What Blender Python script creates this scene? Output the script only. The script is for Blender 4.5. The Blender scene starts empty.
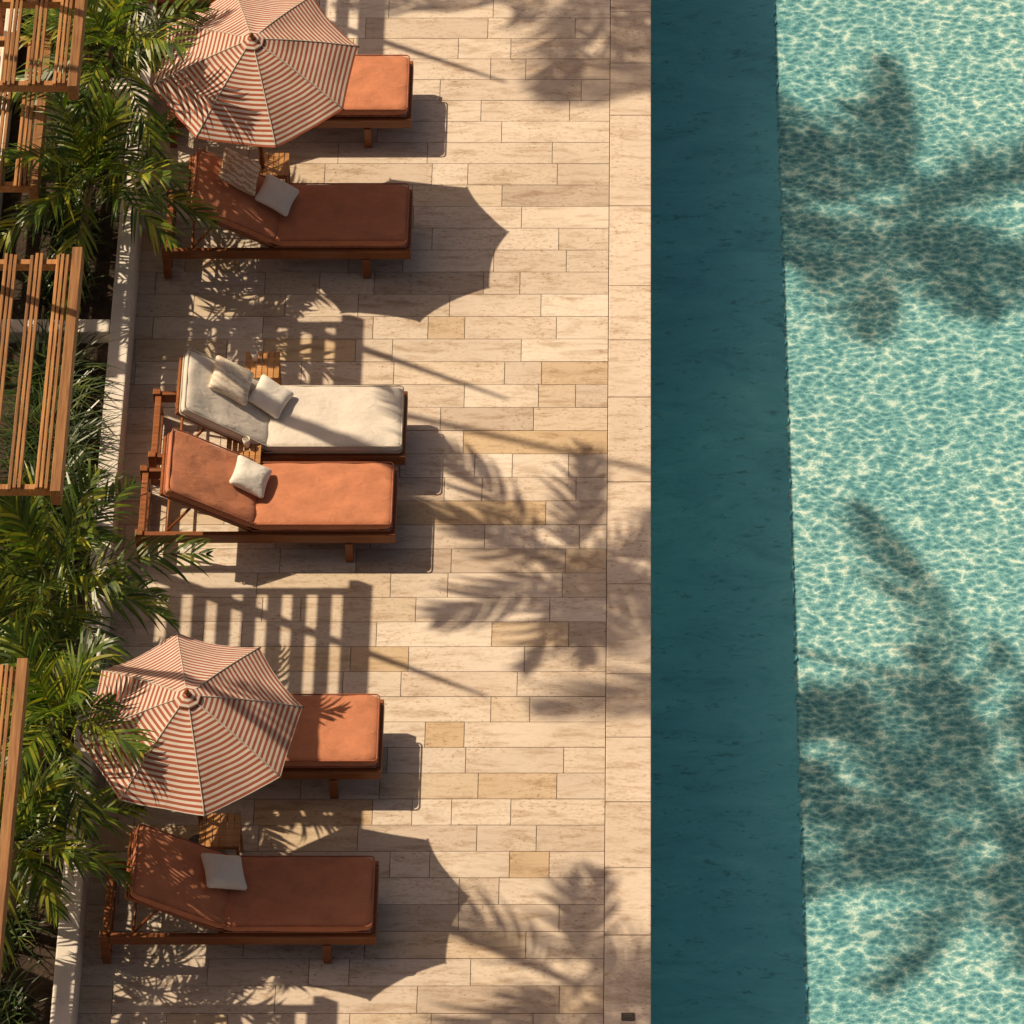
import bpy, math, random
from mathutils import Vector, Matrix, noise
random.seed(7)
S=bpy.context.scene
R=math.radians
# ---------------------------------------------------------------- helpers
def empty(name,loc=(0,0,0),rz=0):
    o=bpy.data.objects.new(name,None); S.collection.objects.link(o)
    o.location=loc; o.rotation_euler=(0,0,rz); o.empty_display_size=.1
    return o
def mobj(name,v,f,mat,parent=None,smooth=False,bevel=0,uv=None):
    me=bpy.data.meshes.new(name); me.from_pydata([tuple(p) for p in v],[],f); me.update()
    if smooth:
        for p in me.polygons: p.use_smooth=True
    if uv is not None:
        l=me.uv_layers.new(name='UVMap')
        for i,lp in enumerate(me.loops): l.data[i].uv=uv[i]
    o=bpy.data.objects.new(name,me); S.collection.objects.link(o)
    me.materials.append(mat)
    if parent: o.parent=parent
    if bevel:
        b=o.modifiers.new('bevel','BEVEL'); b.width=bevel; b.segments=2; b.limit_method='ANGLE'
    return o
BF=[(0,3,2,1),(4,5,6,7),(0,1,5,4),(1,2,6,5),(2,3,7,6),(3,0,4,7)]
def boxgeo(V,F,x0,x1,y0,y1,z0,z1,M=None):
    n=len(V)
    for p in [(x0,y0,z0),(x1,y0,z0),(x1,y1,z0),(x0,y1,z0),(x0,y0,z1),(x1,y0,z1),(x1,y1,z1),(x0,y1,z1)]:
        p=Vector(p)
        V.append(M@p if M else p)
    for f in BF: F.append(tuple(n+i for i in f))
def boxes(name,L,mat,parent=None,bevel=.004,M=None):
    V=[];F=[]
    for b in L: boxgeo(V,F,*b,M=M)
    return mobj(name,V,F,mat,parent,bevel=bevel)
def tubegeo(V,F,pts,rad,n=8,closed=False):
    pts=[Vector(p) for p in pts]; base=len(V); m=len(pts)
    for i,p in enumerate(pts):
        if closed: t=pts[(i+1)%m]-pts[i-1]
        else: t=pts[min(i+1,m-1)]-pts[max(i-1,0)]
        t.normalize()
        up=Vector((0,0,1)) if abs(t.z)<.9 else Vector((1,0,0))
        a=t.cross(up).normalized(); b=a.cross(t)
        r=rad[i] if isinstance(rad,(list,tuple)) else rad
        for k in range(n):
            an=2*math.pi*k/n
            V.append(p+a*math.cos(an)*r+b*math.sin(an)*r)
    for i in range(m if closed else m-1):
        j=(i+1)%m
        for k in range(n):
            F.append((base+i*n+k,base+j*n+k,base+j*n+(k+1)%n,base+i*n+(k+1)%n))
    if not closed:
        F.append(tuple(base+k for k in range(n))); F.append(tuple(base+(m-1)*n+k for k in reversed(range(n))))
# ---------------------------------------------------------------- materials
class N:
    def __init__(s,name):
        s.m=bpy.data.materials.new(name); s.m.use_nodes=True; s.t=s.m.node_tree; s.t.nodes.clear()
        s.out=s.n('ShaderNodeOutputMaterial')
    def n(s,t,**k):
        x=s.t.nodes.new(t)
        for a,b in k.items(): setattr(x,a,b)
        return x
    def l(s,a,b): s.t.links.new(a,b)
    def ramp(s,fac,stops,interp='LINEAR'):
        r=s.n('ShaderNodeValToRGB'); r.color_ramp.interpolation=interp
        e=r.color_ramp.elements
        while len(e)<len(stops): e.new(.5)
        for i,(p,c) in enumerate(stops):
            e[i].position=p; e[i].color=(*c,1) if len(c)==3 else c
        s.l(fac,r.inputs[0]); return r.outputs[0]
    def coords(s,scale=(1,1,1),kind='Object',rot=(0,0,0)):
        t=s.n('ShaderNodeTexCoord'); m=s.n('ShaderNodeMapping'); m.inputs['Scale'].default_value=scale; m.inputs['Rotation'].default_value=rot
        s.l(t.outputs[kind],m.inputs[0]); return m.outputs[0]
    def noise(s,vec,scale,detail=4,rough=.55,dist=0):
        n=s.n('ShaderNodeTexNoise'); n.inputs['Scale'].default_value=scale; n.inputs['Detail'].default_value=detail
        n.inputs['Roughness'].default_value=rough; n.inputs['Distortion'].default_value=dist
        if vec: s.l(vec,n.inputs['Vector'])
        return n.outputs[0]
    def mix(s,fac,a,b,mode='MIX'):
        m=s.n('ShaderNodeMix',data_type='RGBA',blend_type=mode)
        for sock,val in ((m.inputs[0],fac),(m.inputs[6],a),(m.inputs[7],b)):
            if hasattr(val,'is_linked'): s.l(val,sock)
            elif isinstance(val,(int,float)): sock.default_value=val
            else: sock.default_value=(*val,1)
        return m.outputs[2]
    def math(s,op,a,b=0.):
        m=s.n('ShaderNodeMath',operation=op)
        for sock,val in ((m.inputs[0],a),(m.inputs[1],b)):
            if hasattr(val,'is_linked'): s.l(val,sock)
            else: sock.default_value=val
        return m.outputs[0]
    def bsdf(s,col,rough=.6,bump=None,bs=.3,bd=.01,spec=.4):
        p=s.n('ShaderNodeBsdfPrincipled')
        if hasattr(col,'is_linked'): s.l(col,p.inputs['Base Color'])
        else: p.inputs['Base Color'].default_value=(*col,1)
        if hasattr(rough,'is_linked'): s.l(rough,p.inputs['Roughness'])
        else: p.inputs['Roughness'].default_value=rough
        p.inputs['Specular IOR Level'].default_value=spec
        if bump is not None:
            b=s.n('ShaderNodeBump'); b.inputs['Strength'].default_value=bs; b.inputs['Distance'].default_value=bd
            s.l(bump,b.inputs['Height']); s.l(b.outputs[0],p.inputs['Normal'])
        s.l(p.outputs[0],s.out.inputs[0]); return p
def travertine(name,stops):
    a=N(name)
    g=a.n('ShaderNodeNewGeometry'); rnd=g.outputs['Random Per Island']
    base=a.ramp(rnd,stops)
    tc=a.n('ShaderNodeTexCoord'); addv=a.n('ShaderNodeVectorMath',operation='ADD'); cmb=a.n('ShaderNodeCombineXYZ')
    a.l(a.math('MULTIPLY',rnd,37.),cmb.inputs[0]); a.l(a.math('MULTIPLY',rnd,91.),cmb.inputs[1])
    a.l(tc.outputs['Object'],addv.inputs[0]); a.l(cmb.outputs[0],addv.inputs[1])
    mp=a.n('ShaderNodeMapping'); mp.inputs['Scale'].default_value=(1.6,7.0,1); a.l(addv.outputs[0],mp.inputs[0])
    v1=a.noise(mp.outputs[0],1.7,6,.74,.5)
    vein=a.ramp(v1,[(.28,(.60,.51,.42)),(.40,(.84,.78,.72)),(.50,(1.02,1.01,1.0)),(.60,(1.06,1.05,1.04)),(.68,(.90,.85,.77)),(.78,(.70,.59,.47))])
    c=a.mix(1.,base,vein,'MULTIPLY')
    big=a.ramp(a.noise(a.coords(),.6,3),[(.3,(.86,.83,.80)),(.7,(1.06,1.06,1.06))])
    c=a.mix(1.,c,big,'MULTIPLY')
    mp2=a.n('ShaderNodeMapping'); mp2.inputs['Scale'].default_value=(12,22,1); a.l(addv.outputs[0],mp2.inputs[0])
    pit=a.noise(mp2.outputs[0],2.0,3,.78)
    pm=a.ramp(pit,[(.36,(1.06,1.05,1.04)),(.54,(1,1,1)),(.62,(.78,.70,.61)),(.70,(.40,.31,.24))])
    msk=a.ramp(a.noise(addv.outputs[0],2.3,2),[(.40,(.15,.15,.15)),(.60,(1,1,1))])
    c=a.mix(msk,c,a.mix(1.,c,pm,'MULTIPLY'))
    a.bsdf(c,.62,spec=.3)
    return a.m
M_deck=travertine('travertine_plank',[(0,(.44,.36,.285)),(.13,(.62,.54,.445)),(.28,(.53,.445,.36)),(.45,(.70,.625,.53)),(.6,(.57,.48,.39)),(.75,(.66,.58,.485)),(.88,(.56,.465,.35)),(1,(.52,.395,.25))])
M_cope=travertine('travertine_coping',[(0,(.61,.52,.425)),(.5,(.66,.57,.47)),(1,(.58,.49,.395))])
M_grout=N('grout'); M_grout.bsdf((.22,.17,.125),.9); M_grout=M_grout.m
def wood(name,c1,c2,c3):
    a=N(name); g=a.n('ShaderNodeNewGeometry')
    w=a.noise(a.coords((2,60,60)),1.2,3,.6,.3)
    c=a.ramp(w,[(.3,c1),(.5,c2),(.72,c3)])
    t=a.ramp(g.outputs['Random Per Island'],[(0,(.72,.7,.68)),(1,(1.12,1.1,1.05))])
    c=a.mix(1.,c,t,'MULTIPLY')
    c=a.mix(1.,c,a.ramp(a.noise(a.coords((3,3,3)),2.,2),[(.3,(.8,.78,.75)),(.7,(1.05,1.05,1.05))]),'MULTIPLY')
    a.bsdf(c,.42,spec=.4); return a.m
M_wood=wood('teak_wood',(.15,.045,.015),(.27,.09,.028),(.36,.13,.042))
M_woodL=wood('light_teak',(.38,.17,.055),(.54,.27,.095),(.64,.34,.125))
a=N('pergola_wood'); g=a.n('ShaderNodeNewGeometry'); w=a.noise(a.coords((50,2.5,50)),1.2,3,.6,.3)
c=a.ramp(w,[(.3,(.20,.09,.032)),(.5,(.34,.16,.055)),(.7,(.45,.23,.085))])
c=a.mix(1.,c,a.ramp(g.outputs['Random Per Island'],[(0,(.5,.48,.45)),(1,(1.25,1.2,1.1))]),'MULTIPLY')
a.bsdf(c,.5); M_perg=a.m
def fabric(name,col,var=.12,sc=260):
    a=N(name); v=a.noise(a.coords(),7,3,.6); f=a.noise(a.coords(),sc,0)
    lo=tuple(x*(1-var) for x in col); hi=tuple(min(1,x*(1+var)) for x in col)
    c=a.ramp(v,[(.3,lo),(.7,hi)])
    c=a.mix(1.,c,a.ramp(f,[(.3,(.88,.88,.88)),(.7,(1.06,1.06,1.06))]),'MULTIPLY')
    p=a.bsdf(c,.85,a.noise(a.coords((1,1.6,1)),9,3,.5,.8),.5,.02,.2)
    p.inputs['Sheen Weight'].default_value=.2; p.inputs['Sheen Roughness'].default_value=.4
    return a.m
M_terra=fabric('terracotta_fabric',(.51,.20,.103))
M_terraP=fabric('terracotta_piping',(.36,.125,.065))
M_cream=fabric('cream_fabric',(.66,.60,.52),.06)
M_creamP=fabric('cream_piping',(.50,.44,.36),.06)
M_pillow=fabric('ivory_fabric',(.78,.73,.65),.06)
def patt(name,c1,c2):
    a=N(name); wv=a.n('ShaderNodeTexWave',wave_type='BANDS',bands_direction='DIAGONAL'); wv.inputs['Scale'].default_value=9; wv.inputs['Distortion'].default_value=5; wv.inputs['Detail Scale'].default_value=2.5
    a.l(a.coords(),wv.inputs[0]); c=a.ramp(wv.outputs[1],[(.35,c1),(.65,c2)]); a.bsdf(c,.85); return a.m
M_patt=patt('patterned_fabric',(.74,.66,.55),(.60,.49,.37)); M_pattD=patt('patterned_tan_fabric',(.68,.55,.43),(.46,.29,.19))
a=N('striped_canvas'); uvn=a.n('ShaderNodeUVMap'); sp=a.n('ShaderNodeSeparateXYZ'); a.l(uvn.outputs[0],sp.inputs[0])
fr=a.math('FRACT',a.math('MULTIPLY',sp.outputs[0],25.5))
st=a.ramp(fr,[(0,(.74,.66,.58)),(.44,(.74,.66,.58)),(.50,(.42,.13,.075)),(.94,(.42,.13,.075)),(1,(.74,.66,.58))])
st=a.mix(1.,st,a.ramp(a.noise(a.coords(),5,4),[(.3,(.87,.85,.83)),(.7,(1.03,1.03,1.03))]),'MULTIPLY')
d=a.n('ShaderNodeBsdfDiffuse'); tr=a.n('ShaderNodeBsdfTranslucent'); mx=a.n('ShaderNodeMixShader'); mx.inputs[0].default_value=.22
bp=a.n('ShaderNodeBump'); bp.inputs['Strength'].default_value=.35; bp.inputs['Distance'].default_value=.02; a.l(a.noise(a.coords(),8,3),bp.inputs['Height'])
a.l(bp.outputs[0],d.inputs['Normal'])
a.l(st,d.inputs[0]); a.l(st,tr.inputs[0]); a.l(d.outputs[0],mx.inputs[1]); a.l(tr.outputs[0],mx.inputs[2]); a.l(mx.outputs[0],a.out.inputs[0]); M_canvas=a.m
def leafmat(name,stops,trans=.3):
    a=N(name); g=a.n('ShaderNodeNewGeometry'); c=a.ramp(g.outputs['Random Per Island'],stops)
    c=a.mix(1.,c,a.ramp(a.noise(a.coords(),3,1),[(.3,(.65,.7,.65)),(.7,(1.3,1.25,1.1))]),'MULTIPLY')
    p=a.n('ShaderNodeBsdfPrincipled'); a.l(c,p.inputs['Base Color']); p.inputs['Roughness'].default_value=.36; p.inputs['Specular IOR Level'].default_value=.5
    tr=a.n('ShaderNodeBsdfTranslucent'); a.l(a.mix(1.,c,(1.4,1.5,.5),'MULTIPLY'),tr.inputs[0]); mx=a.n('ShaderNodeMixShader'); mx.inputs[0].default_value=trans
    a.l(p.outputs[0],mx.inputs[1]); a.l(tr.outputs[0],mx.inputs[2]); a.l(mx.outputs[0],a.out.inputs[0]); return a.m
M_leaf=leafmat('palm_leaf',[(0,(.03,.06,.010)),(.4,(.07,.13,.016)),(.72,(.15,.21,.022)),(1,(.34,.33,.04))],.35)
M_leafD=leafmat('shrub_leaf',[(0,(.015,.035,.009)),(.6,(.04,.075,.016)),(1,(.11,.13,.025))],.2)
a=N('palm_bark'); a.bsdf(a.ramp(a.noise(a.coords((1,1,14)),3,4),[(.3,(.10,.06,.035)),(.7,(.26,.17,.10))]),.9,a.noise(a.coords((1,1,14)),3,4),.6,.02); M_bark=a.m
a=N('plaster'); a.bsdf(a.ramp(a.noise(a.coords(),4,5,.65),[(.3,(.60,.54,.46)),(.7,(.74,.68,.60))]),.85); M_plaster=a.m
a=N('soil'); a.bsdf(a.ramp(a.noise(a.coords(),18,5,.7),[(.3,(.015,.01,.007)),(.7,(.07,.045,.028))]),.95,a.noise(a.coords(),25,3),.8,.03); M_soil=a.m
a=N('ground_stone'); a.bsdf(a.ramp(a.noise(a.coords(),1.2,7,.6),[(.3,(.28,.22,.16)),(.7,(.42,.34,.26))]),.9); M_ground=a.m
a=N('metal'); p=a.bsdf((.12,.1,.08),.4); p.inputs['Metallic'].default_value=.8; M_metal=a.m
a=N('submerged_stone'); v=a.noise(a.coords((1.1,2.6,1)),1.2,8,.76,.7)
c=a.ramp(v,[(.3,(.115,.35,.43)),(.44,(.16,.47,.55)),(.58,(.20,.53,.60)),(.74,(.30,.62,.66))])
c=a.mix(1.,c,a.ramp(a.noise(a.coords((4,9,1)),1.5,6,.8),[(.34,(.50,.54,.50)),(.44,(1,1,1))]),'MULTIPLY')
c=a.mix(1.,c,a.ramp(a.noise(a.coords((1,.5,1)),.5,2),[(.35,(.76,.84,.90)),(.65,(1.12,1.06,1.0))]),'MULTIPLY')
a.bsdf(c,.8); M_pool_stone=a.m
a=N('pool_painted_ripples')  # aqua pool floor, rippling caustic light painted in as pale cell edges
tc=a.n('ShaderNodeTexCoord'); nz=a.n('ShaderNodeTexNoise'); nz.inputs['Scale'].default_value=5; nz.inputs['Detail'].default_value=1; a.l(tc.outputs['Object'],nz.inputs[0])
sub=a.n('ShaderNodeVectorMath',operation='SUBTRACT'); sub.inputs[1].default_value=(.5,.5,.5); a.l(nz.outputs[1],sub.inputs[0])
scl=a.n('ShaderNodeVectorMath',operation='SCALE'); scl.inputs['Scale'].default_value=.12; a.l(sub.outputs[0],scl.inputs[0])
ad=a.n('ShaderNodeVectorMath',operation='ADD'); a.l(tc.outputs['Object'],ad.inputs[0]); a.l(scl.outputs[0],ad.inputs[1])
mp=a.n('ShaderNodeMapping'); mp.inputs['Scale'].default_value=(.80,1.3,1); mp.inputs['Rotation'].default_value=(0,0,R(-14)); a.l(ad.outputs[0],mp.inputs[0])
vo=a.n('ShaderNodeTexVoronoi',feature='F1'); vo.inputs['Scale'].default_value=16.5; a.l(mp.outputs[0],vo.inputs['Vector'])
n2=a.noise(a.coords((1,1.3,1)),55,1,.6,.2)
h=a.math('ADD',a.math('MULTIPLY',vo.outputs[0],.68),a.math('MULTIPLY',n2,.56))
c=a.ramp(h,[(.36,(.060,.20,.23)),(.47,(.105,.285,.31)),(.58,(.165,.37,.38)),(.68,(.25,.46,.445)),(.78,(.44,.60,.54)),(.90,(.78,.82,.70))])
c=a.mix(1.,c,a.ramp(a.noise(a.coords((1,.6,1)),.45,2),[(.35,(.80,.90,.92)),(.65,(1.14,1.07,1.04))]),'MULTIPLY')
a.bsdf(c,.6); M_ripples=a.m
a=N('pool_water')
bp=a.n('ShaderNodeBump'); bp.inputs['Strength'].default_value=.35; bp.inputs['Distance'].default_value=.03
a.l(a.noise(a.coords((1,1.5,1)),7,2,.5),bp.inputs['Height'])
fr=a.n('ShaderNodeFresnel'); fr.inputs[0].default_value=1.33; a.l(bp.outputs[0],fr.inputs['Normal'])
tp=a.n('ShaderNodeBsdfTransparent'); tp.inputs[0].default_value=(.90,.965,.985,1)
gl=a.n('ShaderNodeBsdfGlossy'); gl.inputs['Roughness'].default_value=.06; a.l(bp.outputs[0],gl.inputs['Normal'])
mx=a.n('ShaderNodeMixShader'); a.l(fr.outputs[0],mx.inputs[0]); a.l(tp.outputs[0],mx.inputs[1]); a.l(gl.outputs[0],mx.inputs[2]); a.l(mx.outputs[0],a.out.inputs[0]); M_water=a.m

# ---------------------------------------------------------------- ground, deck, coping, pool
PX1,PY0,PY1=7.5,-11.,9.6
V=[];F=[]
for (x0,x1,y0,y1) in [(-400,0,-400,400),(PX1,400,-400,400),(0,PX1,-400,PY0),(0,PX1,PY1,400)]:
    n=len(V); V+=[(x0,y0,-.03),(x1,y0,-.03),(x1,y1,-.03),(x0,y1,-.03)]; F.append((n,n+1,n+2,n+3))
mobj('ground',V,F,M_ground)
deck=empty('stone_deck')
mobj('grout_bed',[(-9,-11,-.012),(-.02,-11,-.012),(-.02,13,-.012),(-9,13,-.012)],[(0,1,2,3)],M_grout,deck)
V=[];F=[]
rw=.247; y=-11.; gp=.0026
while y<13:
    x=-9-random.random()*.8
    while x<-.35:
        L=random.choice([.3,.45,.6,.75,.75,.9,.9,1.05,1.2])
        x1=min(x+L,-.35)
        if -.35-x1<.16: x1=-.35
        z=random.uniform(-.0012,.0012)
        boxgeo(V,F,x+gp,x1-gp,y+gp,y+rw-gp,-.011,z)
        x=x1
    y+=rw
mobj('planks',V,F,M_deck,deck)
cop=empty('pool_coping'); V=[];F=[]
y=-11.1
while y<PY1+.3:
    L=random.choice([.6,.62,1.05,.9])
    boxgeo(V,F,-.346,.0,y+.002,y+L-.002,-.03,.006+random.uniform(-.001,.001)); y+=L
mobj('coping_slabs',V,F,M_cope,cop,bevel=.006)
V=[];F=[]
boxgeo(V,F,PX1,PX1+.35,PY0,PY1,-.03,.006); boxgeo(V,F,.004,PX1+.35,PY1+.003,PY1+.35,-.03,.006); boxgeo(V,F,.004,PX1+.35,PY0-.35,PY0-.003,-.03,.006)
mobj('far_coping',V,F,M_cope,cop)
pool=empty('swimming_pool')
mobj('pool_walls',[(-.012,PY0,-.031),(-.012,PY1,-.031),(-.012,PY1,-1.9),(-.012,PY0,-1.9),(PX1,PY0,-.031),(PX1,PY1,-.031),(PX1,PY1,-1.9),(PX1,PY0,-1.9)],
     [(0,1,2,3),(4,5,6,7),(1,5,6,2),(0,4,7,3)],M_pool_stone,pool)
def fz(y): return -1.605+.0115*(y-.4)
mobj('pool_floor',[(-.02,PY0,fz(PY0)),(PX1,PY0,fz(PY0)),(PX1,PY1,fz(PY1)),(-.02,PY1,fz(PY1))],[(0,1,2,3)],M_ripples,pool)
V=[];F=[]; yy=PY0; i=0  # stone strip shaped to the pool wall's shadow, edge wobbled as if refracted
while yy<PY1:
    xe=1.165-.0085*(yy-.4)+.02*noise.noise(Vector((yy*7,0,0)))+.035*(noise.noise(Vector((yy*17,3,0))))
    z=fz(yy)+.02
    V+=[(-.01,yy,z),(xe,yy,z),(xe,yy,z-.025)]
    if i: 
        n=len(V)-6; F+=[(n,n+1,n+4,n+3),(n+1,n+2,n+5,n+4)]
    yy+=.022; i+=1
mobj('wall_shadow_strip',V,F,M_pool_stone,pool)
mobj('water',[(-.01,PY0,-.07),(PX1,PY0,-.07),(PX1,PY1,-.07),(-.01,PY1,-.07)],[(0,1,2,3)],M_water)
dr=empty('drain_cover',(-.17,-4.86,0)); boxes('plate',[(-.05,.05,-.035,.035,.008,.013)],M_metal,dr); boxes('slot',[(-.03,.03,-.004,.004,.0135,.016),(-.03,.03,.012,.02,.0135,.016)],M_grout,dr,0)

# ---------------------------------------------------------------- planter
pl=empty('planter')
boxes('outer_wall',[(-4.38,-4.22,-8,10,0,.34)],M_plaster,pl,.012)
boxes('back_wall',[(-5.5,-5.38,-8,10,0,.34)],M_plaster,pl,.012)
boxes('cross_wall',[(-5.378,-4.382,1.62,1.76,0,.338),(-5.378,-4.382,4.35,4.5,0,.338),(-5.378,-4.382,-1.9,-1.76,0,.338),(-5.378,-4.382,-7.9,-7.8,0,.338)],M_plaster,pl,.01)
mobj('soil',[(-5.4,-8,.2),(-4.34,-8,.2),(-4.34,10,.2),(-5.4,10,.2)],[(0,1,2,3)],M_soil,pl)

# ---------------------------------------------------------------- vegetation
def frond(V,F,RV,RF,o,az,el,length,droop,nl,ll,lw,start=.22):
    p=Vector(o); d=Vector((math.cos(az)*math.cos(el),math.sin(az)*math.cos(el),math.sin(el)))
    seg=nl; ds=length/seg; path=[p.copy()]; tang=[d.copy()]
    tw=random.uniform(-.25,.25)
    for i in range(seg):
        d=(d+Vector((0,0,-droop*ds*(0.4+1.3*i/seg)))).normalized()
        p=p+d*ds; path.append(p.copy()); tang.append(d.copy())
    st=max(1,seg//8)
    pp=path[::st]; tubegeo(RV,RF,pp,[.009*(1-.8*k/len(pp)) for k in range(len(pp))],4)
    for i in range(int(seg*start),seg+1):
        f=(i/seg); t=tang[i]; side=t.cross(Vector((0,0,1)))
        if side.length<.01: side=Vector((1,0,0))
        side.normalize(); up=side.cross(t)
        L=ll*(math.sin(math.pi*min(1,(f-start+.16)/(1.18-start)))**.6)*random.uniform(.75,1.15)
        for s in (-1,1):
            a=.95-.55*f+random.uniform(-.16,.16)
            dd=(t*math.cos(a)+side*s*math.sin(a)+up*(.22+tw*s+random.uniform(-.16,.16))).normalized()
            q=path[i].copy(); w=lw*random.uniform(.8,1.1)
            wn=dd.cross(up).normalized()
            n=len(V); K=4
            for k in range(K+1):
                u=k/K; ww=w*(.55+1.1*u if u<.35 else .93*(1-(u-.35)/.65)**.8)+.0006
                V.append(q+wn*ww*.5); V.append(q-wn*ww*.5)
                dd=(dd+Vector((0,0,-.28*(.4+u)))*(L/.3)).normalized(); q=q+dd*L/K
            for k in range(K):
                b=n+2*k; F.append((b,b+1,b+3,b+2))
def palm(name,crown,foot,nf=16,fl=.75,ll=.3,lw=.018,r=.03,nl=26,droop=1.1,mat=None,elmin=-.25,elmax=1.3,seed=0):
    random.seed(seed)
    e=empty(name,foot); fo=Vector(foot); c=Vector(crown)-fo
    V=[];F=[]; pts=[]
    for k in range(13):
        u=k/12; b=math.sin(u*math.pi)*.05*c.length
        pts.append(Vector((c.x*u**1.4+b*.3,c.y*u**1.4+b*.2,c.z*u)))
    tubegeo(V,F,pts,[r*(1.35-.5*k/12)*(1+.08*(k%2)) for k in range(13)],8)
    mobj('trunk',V,F,M_bark,e,True)
    V=[];F=[];RV=[];RF=[]
    for i in range(nf):
        az=(i*2.39996+random.uniform(-.3,.3))
        u=(i+.5)/nf; el=elmax+(elmin-elmax)*u+random.uniform(-.12,.12)
        frond(V,F,RV,RF,c+Vector((0,0,random.uniform(-.04,.03))),az,el,fl*random.uniform(.75,1.15)*(.75+.3*u),droop*random.uniform(.7,1.3),nl,ll,lw)
    mobj('fronds',V,F,mat or M_leaf,e); mobj('stalks',RV,RF,mat or M_leaf,e)
    return e
P='palm_plant'
palm(P,(-4.38,3.45,1.75),(-4.62,3.6,.2),15,1.1,.37,.031,seed=1,droop=.9,nl=22)
palm(P,(-4.75,4.6,1.3),(-4.8,4.65,.2),11,.85,.32,.028,seed=21,nl=20)
palm(P,(-4.52,2.44,1.22),(-4.70,2.4,.2),17,1.08,.38,.031,seed=2,droop=.85,nl=22)
palm(P,(-4.6,3.9,1.3),(-4.7,3.9,.2),11,.8,.32,.028,seed=22,nl=20)
palm(P,(-4.50,-2.0,1.5),(-4.75,-1.75,.2),17,1.2,.40,.031,seed=3,droop=.85,nl=23)
palm(P,(-4.85,-1.5,1.3),(-4.95,-1.5,.2),11,.8,.34,.028,seed=23,nl=20)
palm(P,(-4.36,-3.35,1.65),(-4.7,-3.2,.2),14,.95,.36,.03,seed=4,nl=22)
palm(P,(-4.62,-4.2,1.3),(-4.75,-4.2,.2),16,.95,.36,.03,seed=5,nl=22)
palm(P,(-4.8,-3.0,1.4),(-4.9,-3.05,.2),11,.8,.32,.027,seed=6,nl=20)
palm(P,(-4.75,-2.5,1.5),(-4.9,-2.5,.2),11,.8,.32,.027,seed=7,nl=20)
def shrub(name,x,y,rad,h,n,seed,mat=M_leafD):
    random.seed(seed); e=empty(name,(x,y,.2)); V=[];F=[]
    for i in range(n):
        rr=rad*math.sqrt(random.random())*.7; a=random.random()*6.283
        q=Vector((math.cos(a)*rr*.7,math.sin(a)*rr,0)); b=random.random()*6.283
        lean=random.uniform(.1,.8); d=Vector((math.cos(b)*lean,math.sin(b)*lean,1)).normalized(); L=h*random.uniform(.6,1.2); w=random.uniform(.014,.026)
        wn=d.cross(Vector((math.cos(b),math.sin(b),0.01))); 
        if wn.length<.05: wn=Vector((1,0,0))
        wn.normalize(); n0=len(V)
        for k in range(5):
            u=k/4; ww=w*(1-u)**.6+.001; V.append(q+wn*ww*.5); V.append(q-wn*ww*.5)
            d=(d+Vector((math.cos(b)*.2,math.sin(b)*.2,-.28*u*2))).normalized(); q=q+d*L/4
        for k in range(4): F.append((n0+2*k,n0+2*k+1,n0+2*k+3,n0+2*k+2))
    mobj('leaves',V,F,mat,e)
sd=50
for (x,y,r_,h,n) in [(-4.8,1.1,.38,.6,260),(-4.78,.4,.38,.65,280),(-4.75,-.3,.4,.65,280),(-4.85,-1.,.42,.5,240),(-4.85,2.2,.4,.35,120),(-4.8,2.9,.4,.4,160),(-4.8,3.7,.5,.4,200),(-4.8,-2.4,.42,.4,200),(-4.8,-3.3,.42,.4,200),(-4.85,-4.2,.42,.4,200),(-4.8,-5.,.42,.4,220),(-4.8,5,.5,.5,220),(-4.8,5.8,.5,.5,200)]:
    shrub('leafy_shrub',x,y,r_,h,n,sd); sd+=1
T='tall_palm_tree'
palm(T,(-5.19,1.50,6),(-6.3,2.1,0),15,1.25,.50,.052,.05,20,.55,seed=11)
palm(T,(-5.8,-2.15,7),(-6.3,-1.9,0),14,1.35,.5,.05,.045,20,.55,seed=12)
palm(T,(-6.0,8.3,7),(-6.5,8.4,0),14,1.4,.5,.05,.045,20,.55,seed=13)
palm(T,(-8.4,9.5,12.4),(-8.0,9.2,0),15,1.9,.7,.065,.035,22,.4,seed=14)
palm(T,(-7.9,2.8,12.4),(-7.8,2.6,0),15,1.8,.7,.065,.035,22,.4,seed=15)
palm(T,(-7.3,4.0,11.8),(-7.8,2.75,0),8,1.9,.6,.06,.03,22,.3,seed=16)

# ---------------------------------------------------------------- pergolas
def pergola(name,x1,x0,y0,y1,z,pf=1.75):
    e=empty(name,(0,0,0)); L=[]
    x=x1-.098
    while x>x0:
        for k in range(3):
            xx=x-.036*k+random.uniform(-.0015,.0015); L.append((xx-.024,xx,y0+random.uniform(-.012,.012),y1+random.uniform(-.012,.012),z,z+.035))
        x-=.196
    boxes('slats',L,M_perg,e,.003)
    boxes('beams',[(x1-.075,x1,y0-.05,y1+.05,z-.10,z+.06),(x0,x1-.08,y0+.02,y0+.07,z-.08,z-.002),(x0,x1-.08,y1-.07,y1-.02,z-.08,z-.002)],M_perg,e,.004)
    boxes('posts',[(x1-pf,x1-pf+.1,y0+.1,y0+.2,0,z-.081),(x1-pf,x1-pf+.1,y1-.2,y1-.1,0,z-.081),(x0,x0+.1,y0+.1,y0+.2,0,z-.081),(x0,x0+.1,y1-.2,y1-.1,0,z-.081)],M_wood,e,.004)
pergola('wooden_pergola',-4.46,-7.2,1.97,2.98,2.8)
pergola('wooden_pergola',-4.30,-7.2,-2.15,.17,2.8)
pergola('wooden_pergola',-4.42,-7.2,-7.2,-3.8,2.8)
pergola('wooden_pergola',-4.40,-7.2,5.6,8.6,2.8)
pergola('wooden_trellis',-4.90,-7.0,2.17,3.9,1.45,1.2)
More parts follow.
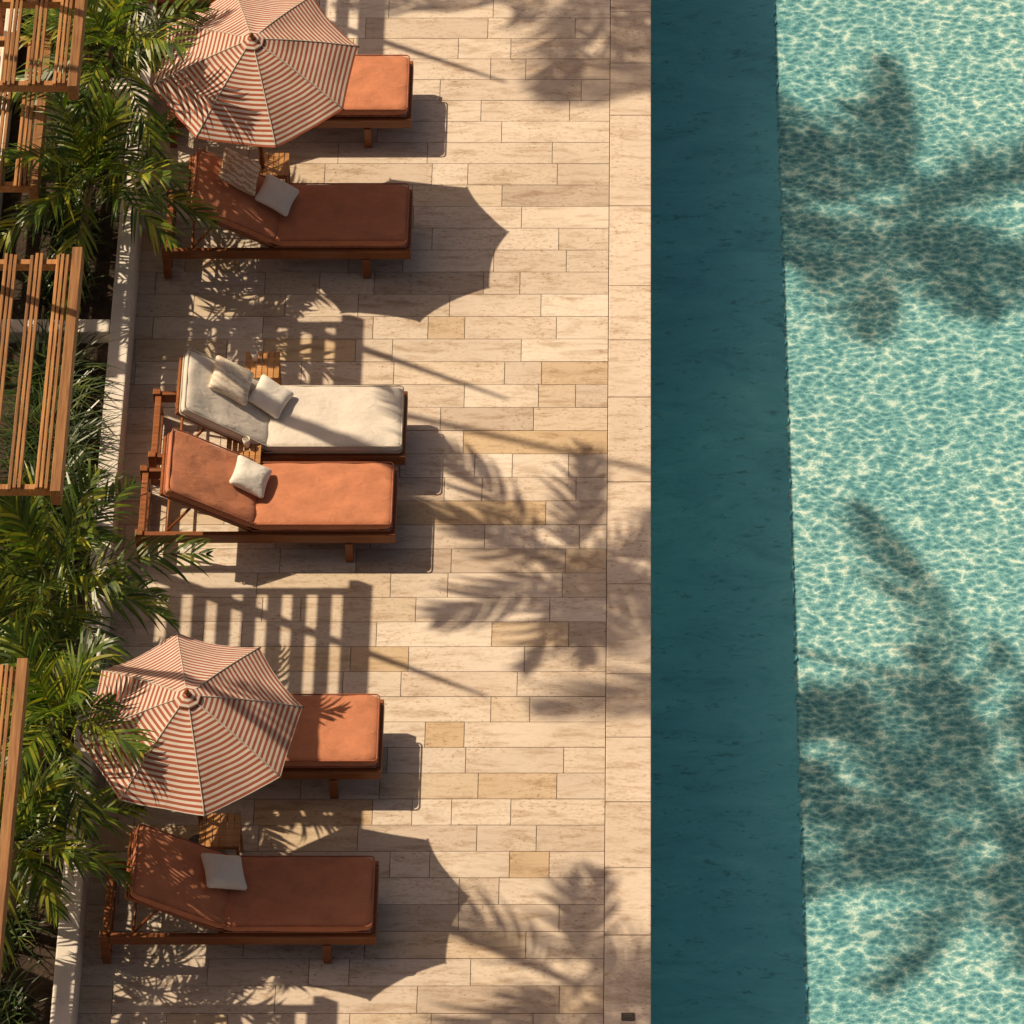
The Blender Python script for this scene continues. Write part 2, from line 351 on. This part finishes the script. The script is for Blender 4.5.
def shadow_pole(x,y,h):  # tapered pole out of view, added to cast a spike shadow on the deck
    e=empty('spike_shadow_pole',(x,y,0)); V=[];F=[]; tubegeo(V,F,[(0,0,h*k/6) for k in range(7)],[.10-.085*k/6 for k in range(7)],10); mobj('pole',V,F,M_wood,e,True)
    boxes('foot_plate',[(-.15,.15,-.15,.15,.008,.03)],M_metal,e)
shadow_pole(-5.75,3.3,6.2); shadow_pole(-5.75,.2,6.05); shadow_pole(-5.75,6.85,6.1)

# ---------------------------------------------------------------- cushions
def cgrid(lx,ly,lz,n=10,p=.30,res=26,wr=.004,pinch=0,seed=0):
    V=[];F=[]
    def mp(a): return math.copysign(1-(1-abs(a))**2.2,a)
    for s in (1,-1):
        for i in range(res+1):
            for j in range(res+1):
                u=mp(-1+2*i/res); v=mp(-1+2*j/res)
                h=max(0,(1-abs(u)**n)*(1-abs(v)**n))**p
                x=lx/2*u*(1-pinch*(1-v*v)*abs(u)); y=ly/2*v*(1-pinch*(1-u*u)*abs(v))
                cr=.012*max(0,(abs(u)-.85)/.15)*max(0,(abs(v)-.85)/.15)
                x-=math.copysign(cr,x); y-=math.copysign(cr,y)
                z=s*lz/2*h+ (wr*h*noise.noise(Vector((x*5+seed*3.1,y*7,s*2+seed)))*2)
                V.append(Vector((x,y,z)))
    N1=(res+1)**2
    for i in range(res):
        for j in range(res):
            a=i*(res+1)+j; b=a+res+1
            F.append((a,b,b+1,a+1)); F.append((N1+a,N1+a+1,N1+b+1,N1+b))
    return V,F
def roundrect(lx,ly,z,r=.03,k=4):
    P=[]
    for cx,cy,a0 in ((lx/2-r,ly/2-r,0),(-lx/2+r,ly/2-r,90),(-lx/2+r,-ly/2+r,180),(lx/2-r,-ly/2+r,270)):
        for i in range(k+1):
            a=R(a0+90*i/k); P.append(Vector((cx+r*math.cos(a),cy+r*math.sin(a),z)))
    return P
def cushion(name,M,lx,ly,lz,mat,mp_,parent,seed):
    V,F=cgrid(lx,ly,lz,n=12,p=.30,seed=seed,wr=.010); V=[M@v for v in V]; mobj(name,V,F,mat,parent,True)
    V=[];F=[]
    for z in (lz*.36,-lz*.36):
        P=roundrect(lx-.006,ly-.006,z); tubegeo(V,F,[M@q for q in P],.0065,6,True)
    mobj(name+'_piping',V,F,mp_,parent,True)
def pillow(name,loc,rot,size,parent,mat,seed):
    V,F=cgrid(size,size,size*.42,n=2.6,p=.5,res=20,wr=.014,pinch=.10,seed=seed)
    M=Matrix.Translation(loc)@Matrix.Rotation(rot[2],4,'Z')@Matrix.Rotation(rot[1],4,'Y')@Matrix.Rotation(rot[0],4,'X')
    mobj(name,[M@v for v in V],F,mat,parent,True)
HX=-1.14
def lounger(xf,yf,ang=32,mat=M_terra,mp_=M_terraP,pillows=(),seed=0,rz=0):
    e=empty('sun_lounger',(xf,yf,.003),rz); W=.70; L=2.02
    boxes('side_rail_front',[(-L,0,0,.042,.225,.325)],M_wood,e,.006)
    boxes('side_rail_back',[(-L,0,W-.042,W,.225,.325)],M_wood,e,.006)
    boxes('end_rails',[(-.04,.001,.043,W-.043,.228,.322),(-L,-L+.05,.043,W-.043,.228,.322),(HX-.03,HX+.03,.043,W-.043,.235,.30)],M_wood,e,.005)
    lg=[]
    for x in (-.40,-L-.02):
        for y in (-.012,W-.05): lg.append((x,x+.062,y,y+.062,0,.224 if x>-1 else .345))
    boxes('legs',lg,M_wood,e,.006)
    boxes('stretcher',[(-L+.002,-L+.05,.052,W-.052,.06,.11),(-.39,-.35,.052,W-.052,.06,.11)],M_wood,e,.004)
    sl=[]; x=-.09
    while x>HX+.06: sl.append((x-.05,x,.044,W-.044,.296,.318)); x-=.075
    boxes('seat_slats',sl,M_wood,e,.003)
    cushion('seat_cushion',Matrix.Translation((HX/2-.012,W/2,.382)),-HX-.03,W-.055,.105,mat,mp_,e,seed)
    Mb=Matrix.Translation((HX-.01,0,.315))@Matrix.Rotation(R(ang),4,'Y')
    BL=.80
    boxes('backrest_frame',[(-BL,0,.05,.09,-.005,.03),(-BL,0,W-.09,W-.05,-.005,.03),(-BL,-BL+.05,.091,W-.091,-.004,.029)],M_wood,e,.004,M=Mb)
    sl=[]; x=-.06
    while x>-BL+.1: sl.append((x-.05,x,.092,W-.092,.004,.026)); x-=.08
    boxes('backrest_slats',sl,M_wood,e,.003,M=Mb)
    cushion('back_cushion',Mb@Matrix.Translation((-BL/2+.005,W/2,.083)),BL-.01,W-.055,.10,mat,mp_,e,seed+9)
    V=[];F=[]
    tip=Mb@Vector((-BL*.62,0,0))
    for y in (.10,W-.10):
        tubegeo(V,F,[(tip.x,y,tip.z),(-L+.22,y,.25)],.012,6)
    tubegeo(V,F,[(-L+.22,.04,.25),(-L+.22,W-.04,.25)],.012,6)
    mobj('backrest_struts',V,F,M_wood,e,True)
    for k,(px,py,pz,rx,ry,rz_,sz,pm) in enumerate(pillows):
        pillow('throw_pillow_%d'%(k+1),(px,py,pz),(R(rx),R(ry),R(rz_)),sz,e,pm,seed+k)
    return e
lounger(-2.03,-4.37,32,pillows=[(-1.13,.44,.54,0,22,12,.33,M_pillow)],seed=1)
lounger(-2.04,-2.84,30,seed=2)
lounger(-2.005,-.513,33,pillows=[(-1.14,.42,.54,0,26,-12,.31,M_pillow)],seed=3)
lounger(-1.95,.293,36,M_cream,M_creamP,pillows=[(-1.08,.46,.53,0,22,-24,.31,M_pillow),(-1.38,.48,.70,0,32,-8,.36,M_patt)],seed=4)
lounger(-1.972,2.517,33,pillows=[(-1.10,.42,.55,0,24,-18,.32,M_pillow),(-1.40,.50,.74,0,34,-6,.36,M_pattD)],seed=5)
lounger(-2.01,4.009,32,pillows=[(-1.2,.3,.56,0,38,10,.32,M_pillow)],seed=6)
lounger(-3.57,5.35,32,seed=7)

# ---------------------------------------------------------------- side tables
def table(x,y,s=.30,h=.40,rz=0):
    e=empty('side_table',(x,y,.003),rz); b=s/2; L=[]
    n=6; w=s/n
    for i in range(n): L.append((-b+i*w+.003,-b+(i+1)*w-.003,-b,b,h-.018,h))
    boxes('top_slats',L,M_woodL,e,.002)
    boxes('apron',[(-b+.01,b-.01,-b+.01,-b+.03,h-.055,h-.019),(-b+.01,b-.01,b-.03,b-.01,h-.055,h-.019)],M_woodL,e,.002)
    boxes('legs',[(sx*(b-.02)-.012,sx*(b-.02)+.012,sy*(b-.02)-.012,sy*(b-.02)+.012,0,h-.056) for sx in(-1,1) for sy in(-1,1)],M_woodL,e,.002)
    return e
table(-3.22,-3.47,.31,.44); table(-3.12,1.19,.28,.42)
table(-3.13,3.41,.26,.42)
def rtable(x,y):
    e=empty('side_table',(x,y,.003))
    boxes('top_slats',[(-.14+.047*i,-.10+.047*i,-.13,.13,.432,.45) for i in range(6)],M_woodL,e,.002)
    boxes('pedestal',[(-.12,.12,-.014,.014,.06,.431),(-.12,.12,-.03,.03,0,.059)],M_woodL,e,.002)
rtable(-3.22,.252)
def glass(x,y,z):
    e=empty('drinking_glass',(x,y,z)); V=[];F=[]
    n=14; prof=[(.0,.002),(.026,.002),(.030,.09),(.027,.09),(.024,.01),(0,.01)]
    for r_,zz in prof:
        for k in range(n): V.append((r_*math.cos(6.283*k/n),r_*math.sin(6.283*k/n),zz))
    for i in range(len(prof)-1):
        for k in range(n): F.append((i*n+k,i*n+(k+1)%n,(i+1)*n+(k+1)%n,(i+1)*n+k))
    mobj('tumbler',V,F,M_pillow,e,True)
glass(-3.18,1.24,.424); glass(-3.2,.30,.455)

# ---------------------------------------------------------------- parasols
def parasol(x,y,zr,Rr=.84,rise=.34,rot=8,tilt=(0,0)):
    e=empty('striped_parasol',(x,y,.003)); V=[];F=[];UV=[]
    NG=8; K=14; J=8
    T=Matrix.Translation((0,0,zr))@Matrix.Rotation(R(tilt[0]),4,'X')@Matrix.Rotation(R(tilt[1]),4,'Y')@Matrix.Rotation(R(rot),4,'Z')
    for g in range(NG):
        a0=2*math.pi*g/NG; a1=2*math.pi*(g+1)/NG
        base=len(V)
        for k in range(K+1):
            u=.02+.98*k/K; r_=Rr*u; z=rise*(1-u**1.25)
            for j in range(J+1):
                t=j/J; px=(1-t)*math.cos(a0)+t*math.cos(a1); py=(1-t)*math.sin(a0)+t*math.sin(a1)
                sag=4*t*(1-t)
                pr=1-.02*sag*u**3
                wr=.016*noise.noise(Vector((px*4*u+g,py*4*u,g*2.+x)))*sag
                V.append(T@Vector((px*r_*pr,py*r_*pr,z-.04*sag*u+wr)))
        for k in range(K):
            for j in range(J):
                a=base+k*(J+1)+j; F.append((a,a+J+1,a+J+2,a+1))
                for kk in (k,k+1,k+1,k): UV.append((Rr*(.02+.98*kk/K),j/J))
    o=mobj('canopy',V,F,M_canvas,e,True,uv=UV)
    V=[];F=[]
    for g in range(NG):
        a0=2*math.pi*g/NG; P=[]
        for k in range(9):
            u=.02+.99*k/8; P.append(T@Vector((math.cos(a0)*Rr*u,math.sin(a0)*Rr*u,rise*(1-min(1,u)**1.25)-.012)))
        tubegeo(V,F,P,.008,6)
        tubegeo(V,F,[T@Vector((math.cos(a0)*Rr*.5,math.sin(a0)*Rr*.5,rise*(1-.5**1.25)-.02)),T@Vector((math.cos(a0)*.03,math.sin(a0)*.03,-.12))],.006,5)
    mobj('ribs',V,F,M_wood,e,True)
    V=[];F=[]
    for g in range(NG):
        a0=2*math.pi*g/NG; P=[]
        for k in range(12):
            u=.03+.97*k/11; P.append(T@Vector((math.cos(a0)*Rr*u,math.sin(a0)*Rr*u,rise*(1-u**1.25)+.001)))
        tubegeo(V,F,P,.0045,5)
    mobj('seams',V,F,M_creamP,e,True)
    V=[];F=[];UV=[]; V.append(T@Vector((0,0,rise+.035)))
    for g in range(8): V.append(T@Vector((math.cos(2*math.pi*g/8)*.10,math.sin(2*math.pi*g/8)*.10,rise*(1-.12**1.25)+.016)))
    for g in range(8):
        F.append((0,1+g,1+(g+1)%8)); UV+=[(0,0),(.10,0),(.10,1)]
    mobj('top_cap',V,F,M_canvas,e,uv=UV)
    V=[];F=[]; tubegeo(V,F,[T@Vector((0,0,rise+.02)),T@Vector((0,0,rise+.05)),T@Vector((0,0,rise+.075)),T@Vector((0,0,rise+.09))],[.012,.022,.016,.004],10); mobj('finial',V,F,M_wood,e,True)
    V=[];F=[]; tubegeo(V,F,[(0,0,.05),(0,0,1.0),T@Vector((0,0,rise+.02))],.02,12); mobj('pole',V,F,M_wood,e,True)
    V=[];F=[]; tubegeo(V,F,[(0,0,0),(0,0,.035),(0,0,.045),(0,0,.12)],[.16,.16,.04,.035],24); mobj('base',V,F,M_metal,e)
parasol(-3.37,-3.36,1.6,.83,.34,10,(3,0))
parasol(-3.22,3.38,1.6,.86,.34,14,(6,0))

# ---------------------------------------------------------------- light
sun=bpy.data.lights.new('sun','SUN'); sun.energy=5.0; sun.angle=R(.45); sun.color=(1,.82,.59)
so=bpy.data.objects.new('sun',sun); S.collection.objects.link(so)
dv=Vector((.74,-.34,-1)); so.rotation_euler=dv.to_track_quat('-Z','Y').to_euler(); so.location=(-10,5,14)
w=bpy.data.worlds.new('World'); S.world=w; w.use_nodes=True; nt=w.node_tree
bg=nt.nodes['Background']; sk=nt.nodes.new('ShaderNodeTexSky'); sk.sky_type='NISHITA'; sk.sun_disc=False
sk.sun_elevation=math.atan(1/math.hypot(.74,.34)); sk.sun_rotation=math.atan2(-.74,.34); sk.dust_density=5; sk.air_density=1
mxn=nt.nodes.new('ShaderNodeMix'); mxn.data_type='RGBA'; mxn.blend_type='MULTIPLY'; mxn.inputs[0].default_value=1; mxn.inputs[7].default_value=(1.12,.88,.72,1)
nt.links.new(sk.outputs[0],mxn.inputs[6]); nt.links.new(mxn.outputs[2],bg.inputs[0]); bg.inputs[1].default_value=.066
# ---------------------------------------------------------------- camera
cam=bpy.data.cameras.new('camera'); co=bpy.data.objects.new('camera',cam); S.collection.objects.link(co); S.camera=co
t=R(40); D=42.9
co.location=(0,-D*math.sin(t),D*math.cos(t)); co.rotation_euler=(t,0,0)
cam.sensor_width=36; cam.lens=36*5400/1024; cam.shift_x=-139/1024; cam.clip_end=2000; cam.clip_start=.5
S.view_settings.view_transform='Standard'; S.view_settings.look='None'; S.view_settings.exposure=0
